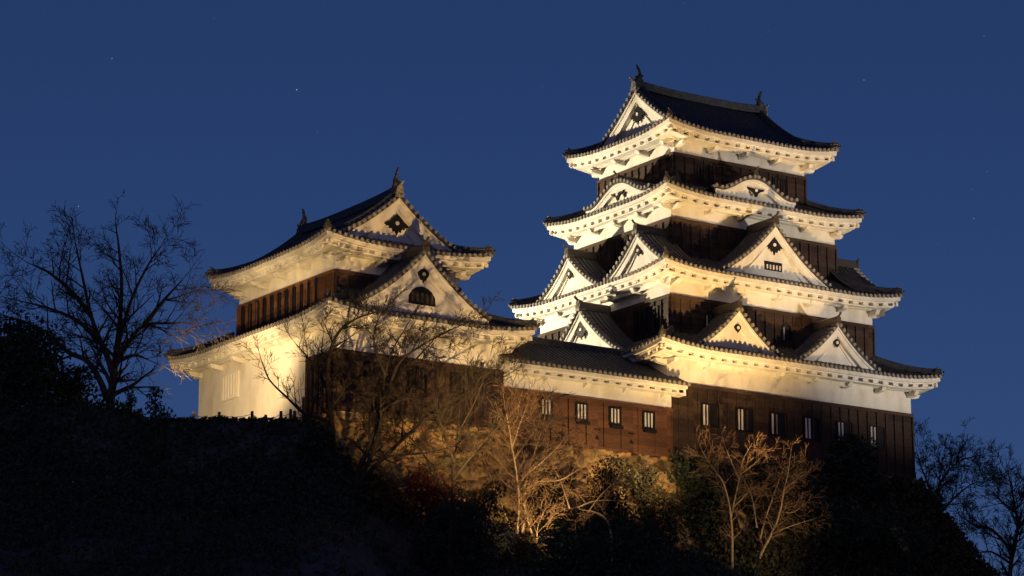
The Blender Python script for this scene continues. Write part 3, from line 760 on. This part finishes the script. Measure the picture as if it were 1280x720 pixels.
def limb_tree(name, label, limbs, b, r0, mat_t, mat_b, seed, tw=1.6, lev=2, dens=1.0, start=.3, rmin=.010, depth=.35, upw=.3, group=None):
    """bare tree from hand-laid limbs; limbs wander in depth as they rise"""
    rng = random.Random(seed); p0 = at(*limbs[0][0], b)
    g = terrain(p0.x, p0.y)
    root = empty(name, (p0.x, p0.y, min(p0.z, g) if p0.z > g else p0.z), label, 'tree', group)
    tm = MB(); bm = MB()
    for li, L_ in enumerate(limbs):
        sgn = rng.choice((-1, 1))*rng.uniform(.3, 1); L0 = L_
        pts = []; acc = 0
        for i, (px, py) in enumerate(L_):
            if i: acc += sqrt((px-L_[i-1][0])**2+(py-L_[i-1][1])**2)/28
            start_b = b if li == 0 else b + 0
            pts.append(at(px, py, start_b + sgn*depth*max(0, acc-1.0)))
        if li == 0 and pts[0].z > g - .2: pts.insert(0, Vector((pts[0].x, pts[0].y, g-.4)))
        sp = smooth_path(pts); rr = r0 if li == 0 else r0*(.62 if li < 3 else .45)
        n = len(sp); rad = [max(rmin*1.3, rr*(1-.80*i/(n-1))) for i in range(n)]
        tm.tube(sp, rad, 8 if rr > .08 else 6, 0, True)
        tot = sum((sp[i+1]-sp[i]).length for i in range(n-1)); k = max(2, int(tot*dens*2.2))
        for c in range(k):
            i = min(n-1, int((start+(1-start)*(c+rng.random())/k)*(n-1))); i = max(1, i)
            td = (sp[i]-sp[i-1]).normalized(); side = rvec(rng); side = (side-td*side.dot(td)).normalized()
            sprout(bm, rng, sp[i], (td*.6+side*rng.uniform(.6,1)).normalized(), tw*rng.uniform(.55,1.1), max(rmin, rad[i]*.6), lev, rmin, upw)
        sprout(bm, rng, sp[-1], (sp[-1]-sp[-2]).normalized(), tw*.8, rad[-1], lev, rmin, upw)
    tm.build('trunk', mat_t, root, True); bm.build('branches', mat_b, root, True)
    return root
limb_tree('bare_tree', 'big bare spreading tree standing alone at the far left of the hill', [
    [(137,522),(138,500),(141,480),(143,462),(145,440),(150,400),(152,350),(148,305)],
    [(134,500),(127,480),(110,452),(85,440),(60,417),(30,402),(5,395)],
    [(142,470),(135,448),(125,425),(114,395),(104,350),(96,312)],
    [(144,458),(160,430),(180,407),(215,404),(240,404)],
    [(145,445),(152,415),(166,370),(186,330),(198,312)],
    [(146,452),(168,444),(186,450)],
    [(114,395),(90,365),(60,340),(38,330)],
    [(180,407),(205,375),(228,350)],
    [(125,425),(95,400),(60,385),(20,375)],
    ], 0.3, .25, BARK, BARK, 5, 2.1, 3, 1.0, .25, .009, .35, .12)
limb_tree('bare_tree', 'dark bare tree with a forked trunk and one long lit branch before the turret front', [
    [(447,640),(446,597),(460,562),(470,533),(476,505),(490,478),(510,460),(530,438)],
    [(448,612),(456,588),(470,555),(476,522),(478,495),(482,465),(492,435),(508,408)],
    [(452,600),(480,572),(510,543),(540,519),(570,498),(602,482),(632,470)],
    [(488,480),(500,452),(530,430),(560,414),(582,404)],
    [(474,515),(500,500),(525,496),(545,490)],
    [(452,580),(490,570),(540,565),(580,552)],
    [(482,470),(470,440),(468,415),(475,395)],
    ], -4.6, .15, DARKBARK, DARKBARK, 9, 1.35, 3, 1.2, .3, .009)
limb_tree('bare_tree', 'dark bare tree whose branches cross the lit side wall of the turret', [
    [(416,600),(416,545),(412,500),(409,468),(414,435),(426,412),(446,398),(470,390)],
    [(413,528),(397,522),(380,517),(360,498),(337,475),(326,448)],
    [(411,490),(396,462),(385,447),(370,430)],
    [(408,470),(402,445),(404,420)],
    [(414,510),(432,485),(440,460)],
    ], -3.0, .14, DARKBARK, DARKBARK, 14, 1.15, 2, 1.3, .3, .009)
limb_tree('bare_tree', 'thin dark bare tree low on the slope with level twigs before the stone wall', [
    [(560,760),(562,673),(566,600),(572,542),(576,491)],
    [(564,644),(540,586),(515,549),(492,528)],
    [(566,600),(600,557),(630,528),(665,513)],
    [(568,578),(550,528),(538,484)],
    [(572,542),(595,499),(608,462)],
    ], -13, .085, DARKBARK, DARKBARK, 17, 1.5, 2, 1.3, .2, .008)
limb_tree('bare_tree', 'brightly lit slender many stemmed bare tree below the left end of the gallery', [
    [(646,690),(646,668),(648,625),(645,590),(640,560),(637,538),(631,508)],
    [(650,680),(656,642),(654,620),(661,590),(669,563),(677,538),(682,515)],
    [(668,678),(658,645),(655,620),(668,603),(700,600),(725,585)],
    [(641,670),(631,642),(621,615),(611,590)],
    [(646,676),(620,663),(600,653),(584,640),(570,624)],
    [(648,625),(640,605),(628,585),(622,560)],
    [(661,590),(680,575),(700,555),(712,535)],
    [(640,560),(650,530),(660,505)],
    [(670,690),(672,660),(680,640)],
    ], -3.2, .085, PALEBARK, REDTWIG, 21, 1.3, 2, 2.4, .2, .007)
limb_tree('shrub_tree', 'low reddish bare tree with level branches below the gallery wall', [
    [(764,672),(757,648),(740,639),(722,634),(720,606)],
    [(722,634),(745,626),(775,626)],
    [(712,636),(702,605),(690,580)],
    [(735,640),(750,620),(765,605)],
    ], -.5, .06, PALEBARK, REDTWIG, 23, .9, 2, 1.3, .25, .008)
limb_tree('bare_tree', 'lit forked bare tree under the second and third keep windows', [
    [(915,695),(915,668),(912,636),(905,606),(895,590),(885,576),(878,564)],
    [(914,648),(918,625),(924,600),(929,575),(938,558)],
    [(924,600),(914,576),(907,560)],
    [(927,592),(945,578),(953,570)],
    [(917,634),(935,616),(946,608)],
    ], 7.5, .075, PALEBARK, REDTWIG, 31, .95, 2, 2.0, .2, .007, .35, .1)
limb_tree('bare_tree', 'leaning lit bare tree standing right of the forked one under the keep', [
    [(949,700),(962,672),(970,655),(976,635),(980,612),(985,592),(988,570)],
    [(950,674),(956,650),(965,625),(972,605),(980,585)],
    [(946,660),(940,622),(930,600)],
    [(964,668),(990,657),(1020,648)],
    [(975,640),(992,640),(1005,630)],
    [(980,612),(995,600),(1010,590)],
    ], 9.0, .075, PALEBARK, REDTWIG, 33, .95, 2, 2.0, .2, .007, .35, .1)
limb_tree('bare_tree', 'dark bare tree against the sky beside the right corner of the keep', [
    [(1166,735),(1168,665),(1174,630),(1174,608),(1186,588),(1202,575),(1222,570)],
    [(1172,640),(1160,605),(1150,580),(1145,560)],
    [(1170,650),(1190,625),(1215,605),(1232,602)],
    [(1174,608),(1176,585),(1182,565)],
    ], 24, .12, BARK, BARK, 41, 1.3, 3, 1.7, .25, .010)
limb_tree('bare_tree', 'tall bare tree at the right edge with branches reaching towards the keep', [
    [(1262,760),(1264,700),(1272,660),(1268,630),(1262,600)],
    [(1266,690),(1240,662),(1216,655),(1195,640)],
    [(1270,665),(1290,635),(1300,610)],
    [(1264,705),(1240,690),(1222,690),(1205,680)],
    [(1268,640),(1250,625),(1240,612)],
    ], 20, .15, BARK, BARK, 43, 1.6, 3, 1.7, .2, .010)

def leaf_cloud(mb, rng, c, rad, n, size, hollow=.3):
    for _ in range(n):
        v = rvec(rng); k = (hollow + (1-hollow)*rng.random()**.6)
        p = Vector((c[0]+v.x*rad[0]*k, c[1]+v.y*rad[1]*k, c[2]+v.z*rad[2]*k))
        a = rvec(rng); b = a.cross(rvec(rng)).normalized(); s = size*rng.uniform(.6,1.3)
        mb.add([p-a*s, p+b*s*.45, p+a*s, p-b*s*.45], [(0,1,2,3)])
def bush(name, label, px, py, b, w, h, seed, m, n=9, leaves=260, size=.10, cat='bush', sink=True, top=None):
    """leafy evergreen: stems and many leaf clumps; (px, py) = its foot or middle bottom in the view"""
    rng = random.Random(seed); p = at(px, py, b); g = terrain(p.x, p.y); z = g if sink else p.z
    root = empty(name, (p.x, p.y, z), label, cat); H = h; st = MB(); lv = MB()
    zb = p.z if sink else z
    if top is not None: zb = z; H = at(px, top, b).z - z
    for i in range(n):
        t = i/max(1, n-1); an = rng.uniform(0, 2*pi); rr = w*.5*rng.uniform(.15,.95)*(1-.45*t)
        c = Vector((p.x+cos(an)*rr, p.y+sin(an)*rr, zb + H*(.18+.78*t*rng.uniform(.75,1.1))))
        s = w*rng.uniform(.17,.30)
        leaf_cloud(lv, rng, c, (s, s, s*.8), leaves, size)
        st.tube([Vector((p.x, p.y, z-.2)), Vector((p.x, p.y, z)).lerp(c, .5)+rvec(rng)*.15, c], [.06,.04,.015], 5, 0, False)
    st.build('stem', BARK, root, True); lv.build('foliage', m, root)
    return root
bush('evergreen_bush', 'large dark evergreen bush filling the far left edge below the big bare tree', 14, 522, 1.5, 6.2, 3.5, 51, LEAF, 26, 420, .12)
bush('evergreen_bush', 'dark airy bush just left of the big bare trunk', 88, 520, 2.0, 3.0, 2.2, 52, LEAF, 12, 170, .11)
bush('sapling', 'small dark leafy sapling on the hilltop left of the fence', 196, 520, -3.2, 1.9, .95, 53, LEAF, 10, 110, .09, top=489)
bush('sapling', 'low dark sprig of leaves right of the big bare trunk', 165, 520, 0.6, 1.1, 1.0, 57, LEAF, 5, 60, .08)
bush('evergreen_bush', 'dark green bush hiding the right half of the keep windows', 1062, 628, 15.2, 3.6, 2.9, 54, LEAF, 16, 330, .11)
bush('evergreen_bush', 'green bush low in the picture below the turret stone wall', 560, 712, -8, 3.6, 2.2, 55, LEAF, 14, 300, .10, top=640)
bush('maroon_bush', 'dim maroon leaved shrub below the stone wall of the turret', 545, 652, -3.2, 3.8, 1.7, 56, LEAFR, 11, 260, .09)
bush('evergreen_bush', 'black evergreen bush below the middle of the gallery', 725, 730, -15, 4.6, 2.9, 58, LEAF, 22, 330, .10, top=676)
bush('evergreen_bush', 'dark bush in the hollow between gallery and the lit forked tree', 808, 722, -14, 5.2, 3.6, 59, LEAF, 24, 330, .10, top=652)
bush('evergreen_bush', 'dark bush left of the forked trunk before the turret corner', 400, 610, -4.0, 2.4, 2.4, 60, LEAF, 10, 240, .11)
bush('brown_bush', 'brown leaved bush at the foot of the lit many stemmed tree', 655, 712, -3.4, 2.2, 1.2, 61, LEAFB, 8, 240, .09)
bush('evergreen_bush', 'dark bush between the leaning lit tree and the ivy wall', 1040, 705, 12, 4.6, 2.6, 62, LEAF, 14, 260, .11)

bush('evergreen_bush', 'dark creeper bush low on the sloping stone base at the lower right', 1112, 690, 12.9, 4.0, 2.4, 63, LEAF, 16, 260, .11, top=646)
def scrub(tgt, x, y, z, n, hgt, sz):
    for k in range(n):
        e = rvec(rng)*rng.uniform(.6,1.2)*sz; f = e.cross(rvec(rng)).normalized()*sz*.55
        q = Vector((x, y, z)) + Vector((rng.gauss(0,.16), rng.gauss(0,.16), rng.uniform(0, hgt))); tgt.add([q-e, q+f, q+e, q-f], [(0,1,2,3)])
bush('brown_bush', 'dim brown leaved shrub between maroon shrub and lit many stemmed tree', 600, 690, -5.5, 3.0, 1.5, 64, LEAFB, 12, 240, .09, top=606)
bush('brown_bush', 'brown leaved shrub low on the stone wall left of the turret tree', 470, 690, -3.2, 2.6, 1.5, 66, LEAFB, 11, 240, .09, top=598)
bush('evergreen_bush', 'dark creeper bush under the first keep window', 868, 690, 8.5, 3.4, 1.5, 67, LEAF, 14, 300, .10, top=578)
bush('brown_bush', 'brown bush against the stone wall under the first gallery window', 690, 650, 3.2, 3.0, 1.5, 68, IVY, 12, 260, .08, top=584)
bush('brown_bush', 'brown bush against the stone wall under the third gallery window', 757, 650, 4.8, 3.2, 1.5, 69, IVY, 13, 260, .08, top=586)
bush('brown_bush', 'brown bush against the stone wall where gallery and keep meet', 817, 650, 6.4, 3.2, 1.5, 70, IVY, 13, 260, .08, top=582)
# ground cover: grass, fallen leaves and low scrub on the slope; ivy on the keep's stone base
rng = random.Random(77); gc = MB(); gl = MB()
for _ in range(40000):
    a = rng.uniform(-20, 33); b = rng.uniform(-26, 21)
    if b > max(-.5, .67*a - .5) or (-9 < a < 2 and b > -4.5): continue
    x, y = xy(a, b); d = noise.noise(Vector((x*.35, y*.35, 1.5)))
    if d < -.08 and rng.random() < .8: continue
    z = terrain(x, y); p = Vector((x, y, z-.03)); tgt = gl if noise.noise(Vector((x*.22, y*.22, 9))) > -.12 else gc
    if tgt is gc:
        for k in range(3):
            t = Vector((rng.gauss(0,.14), rng.gauss(0,.14), rng.uniform(.15,.5))); s = Vector((rng.gauss(0,1), rng.gauss(0,1), 0)).normalized()*.016
            q = p + Vector((rng.gauss(0,.1), rng.gauss(0,.1), 0)); tgt.add([q-s, q+s, q+t], [(0,1,2)])
    else:
        c = p + Vector((0,0,rng.uniform(.03,.95)*max(.15,.45+d)))
        for k in range(4):
            e = rvec(rng)*rng.uniform(.06,.14); f = e.cross(rvec(rng)).normalized()*.05; q = c + rvec(rng)*.15
            tgt.add([q-e, q+f, q+e, q-f], [(0,1,2,3)])
for _ in range(15000):       # thick brush on the left bank and its brow
    a = rng.uniform(-26, 1.5); b = -abs(rng.gauss(0, 1))*9 - .3
    if b < -24: continue
    x, y = xy(a, b); v = noise.noise(Vector((x*.5, y*.5, 5)))
    near_wall = sstep(-9.5, -7, a) if b > -4 else 0
    scrub(gl, x, y, terrain(x, y)-.05, 4, max(.10, (.55+1.1*v)*(1-.92*near_wall)), .11)
for _ in range(9000):        # brush at the foot of the keep's stone base
    a = rng.uniform(9, 36); b = .67*a - rng.uniform(1.0, 12)
    if a > 27: b += rng.uniform(0, 8)
    x, y = xy(a, b); v = noise.noise(Vector((x*.5, y*.5, 8)))
    scrub(gl, x, y, terrain(x, y)-.05, 4, max(.35, .5+.9*v), .12)
tag(gc.build('dry_grass', GRASS), 'dry grass growing on the dark castle hillside', 'grass', None, 'stuff')
tag(gl.build('undergrowth', LEAF), 'low dark scrub covering the hillside below the walls', 'undergrowth', None, 'stuff')
iv = MB()
for _ in range(19000):
    v = rng.random()**.8*9; out = .42*v+.018*v*v
    if rng.random() < .75:
        x = -.2 + rng.random()*(14.9+out); p = Vector((x, -.2-out-.22, -.02-v))
    else: p = Vector((14.65+out+.08, rng.uniform(-.2-out, 8), -.02-v))
    if noise.noise(p*.55) < -.42: continue
    for k in range(3):
        e = rvec(rng)*.13; f = e.cross(rvec(rng)).normalized()*.08; q = p+rvec(rng)*.16
        iv.add([q-e, q+f, q+e, q-f], [(0,1,2,3)])
tag(iv.build('ivy', IVY), 'ivy and creepers covering the sloping stone base of the keep', 'ivy', None, 'stuff')

# ------------------------------------------------------------------ hilltop fence and board
fr = None
fp = [(242,518,1.1,.7),(274,520,.8,.62),(315,524,.35,.62),(332,527,.2,.45),(351,530,.0,.55),(363,528,-.1,.58),(368,527,-.15,.5),(379,524,-.2,1.05)]
pts = []
for i, (px, py, b, h) in enumerate(fp):
    p = at(px, py, b); g = terrain(p.x, p.y)
    if fr is None: fr = empty('rope_fence', (p.x, p.y, g), 'low fence of dark wooden posts and rope along the hilltop', 'fence')
    mb = MB(); mb.tube([(p.x, p.y, g-.3), (p.x, p.y, g+h*.6), (p.x, p.y, g+h)], [.075,.07,.062], 8); mb.build('post', WOOD, fr); pts.append(Vector((p.x, p.y, g+h*.82)))
mb = MB()
for a, b in zip(pts[:-1], pts[1:]):
    mb.tube([a.lerp(b, t/6) - Vector((0,0,.12*sin(pi*t/6))) for t in range(7)], .014, 5)
mb.build('rope', WOOD, fr)
p = at(266, 520, 1.0); g = terrain(p.x, p.y)
bd = empty('wooden_board', (p.x, p.y, g), 'small dark wooden board on short legs behind the rope fence', 'sign board')
mb = MB(); dirv = rgt*1.0; dn = -HV
fnb = lambda a, k, z: Vector((p.x, p.y, g)) + rgt*a + HV*k + Vector((0,0,z))
mb.prism([(-.42,.08),(.42,.12),(.42,.52),(-.42,.30)], fnb, 0, .06); mb.build('panel', BOARD2, bd)
mb = MB()
for a in (-.3,.34): mb.prism([(a-.04,-.25),(a+.04,-.25),(a+.04,.35),(a-.04,.35)], fnb, .06, .13)
mb.build('leg', WOOD, bd)

# ------------------------------------------------------------------ stars
em = bpy.data.materials.new('star_light'); em.use_nodes = True; N = em.node_tree.nodes; N.clear()
e = N.new('ShaderNodeEmission'); e.inputs[0].default_value = (.85,.92,1,1); e.inputs[1].default_value = .8; oo = N.new('ShaderNodeOutputMaterial'); em.node_tree.links.new(e.outputs[0], oo.inputs[0])
for px, py, s in [(371,112,1.0),(98,258,.8),(140,73,.7),(578,147,.5),(1080,100,.6),(1217,273,.8),(1230,45,.5),(397,165,.4),(678,107,.45),(1234,214,.45),(268,22,.4),(1215,237,.45),(88,130,.35),(855,4,.4),(1172,305,.4),(960,40,.35)]:
    d = (fwd*FPX + rgt*(px-640) + upv*(360-py)).normalized(); p = CAM + d*6000; r = 6000/FPX*.62*s
    mb = MB(); V = [p+rgt*r, p-rgt*r, p+upv*r, p-upv*r, p+fwd*r, p-fwd*r]
    mb.add(V, [(0,2,4),(2,1,4),(1,3,4),(3,0,4),(2,0,5),(1,2,5),(3,1,5),(0,3,5)])
    tag(mb.build('star', em), 'tiny white star in the clear dark blue evening sky', 'star', 'faint stars in the sky')
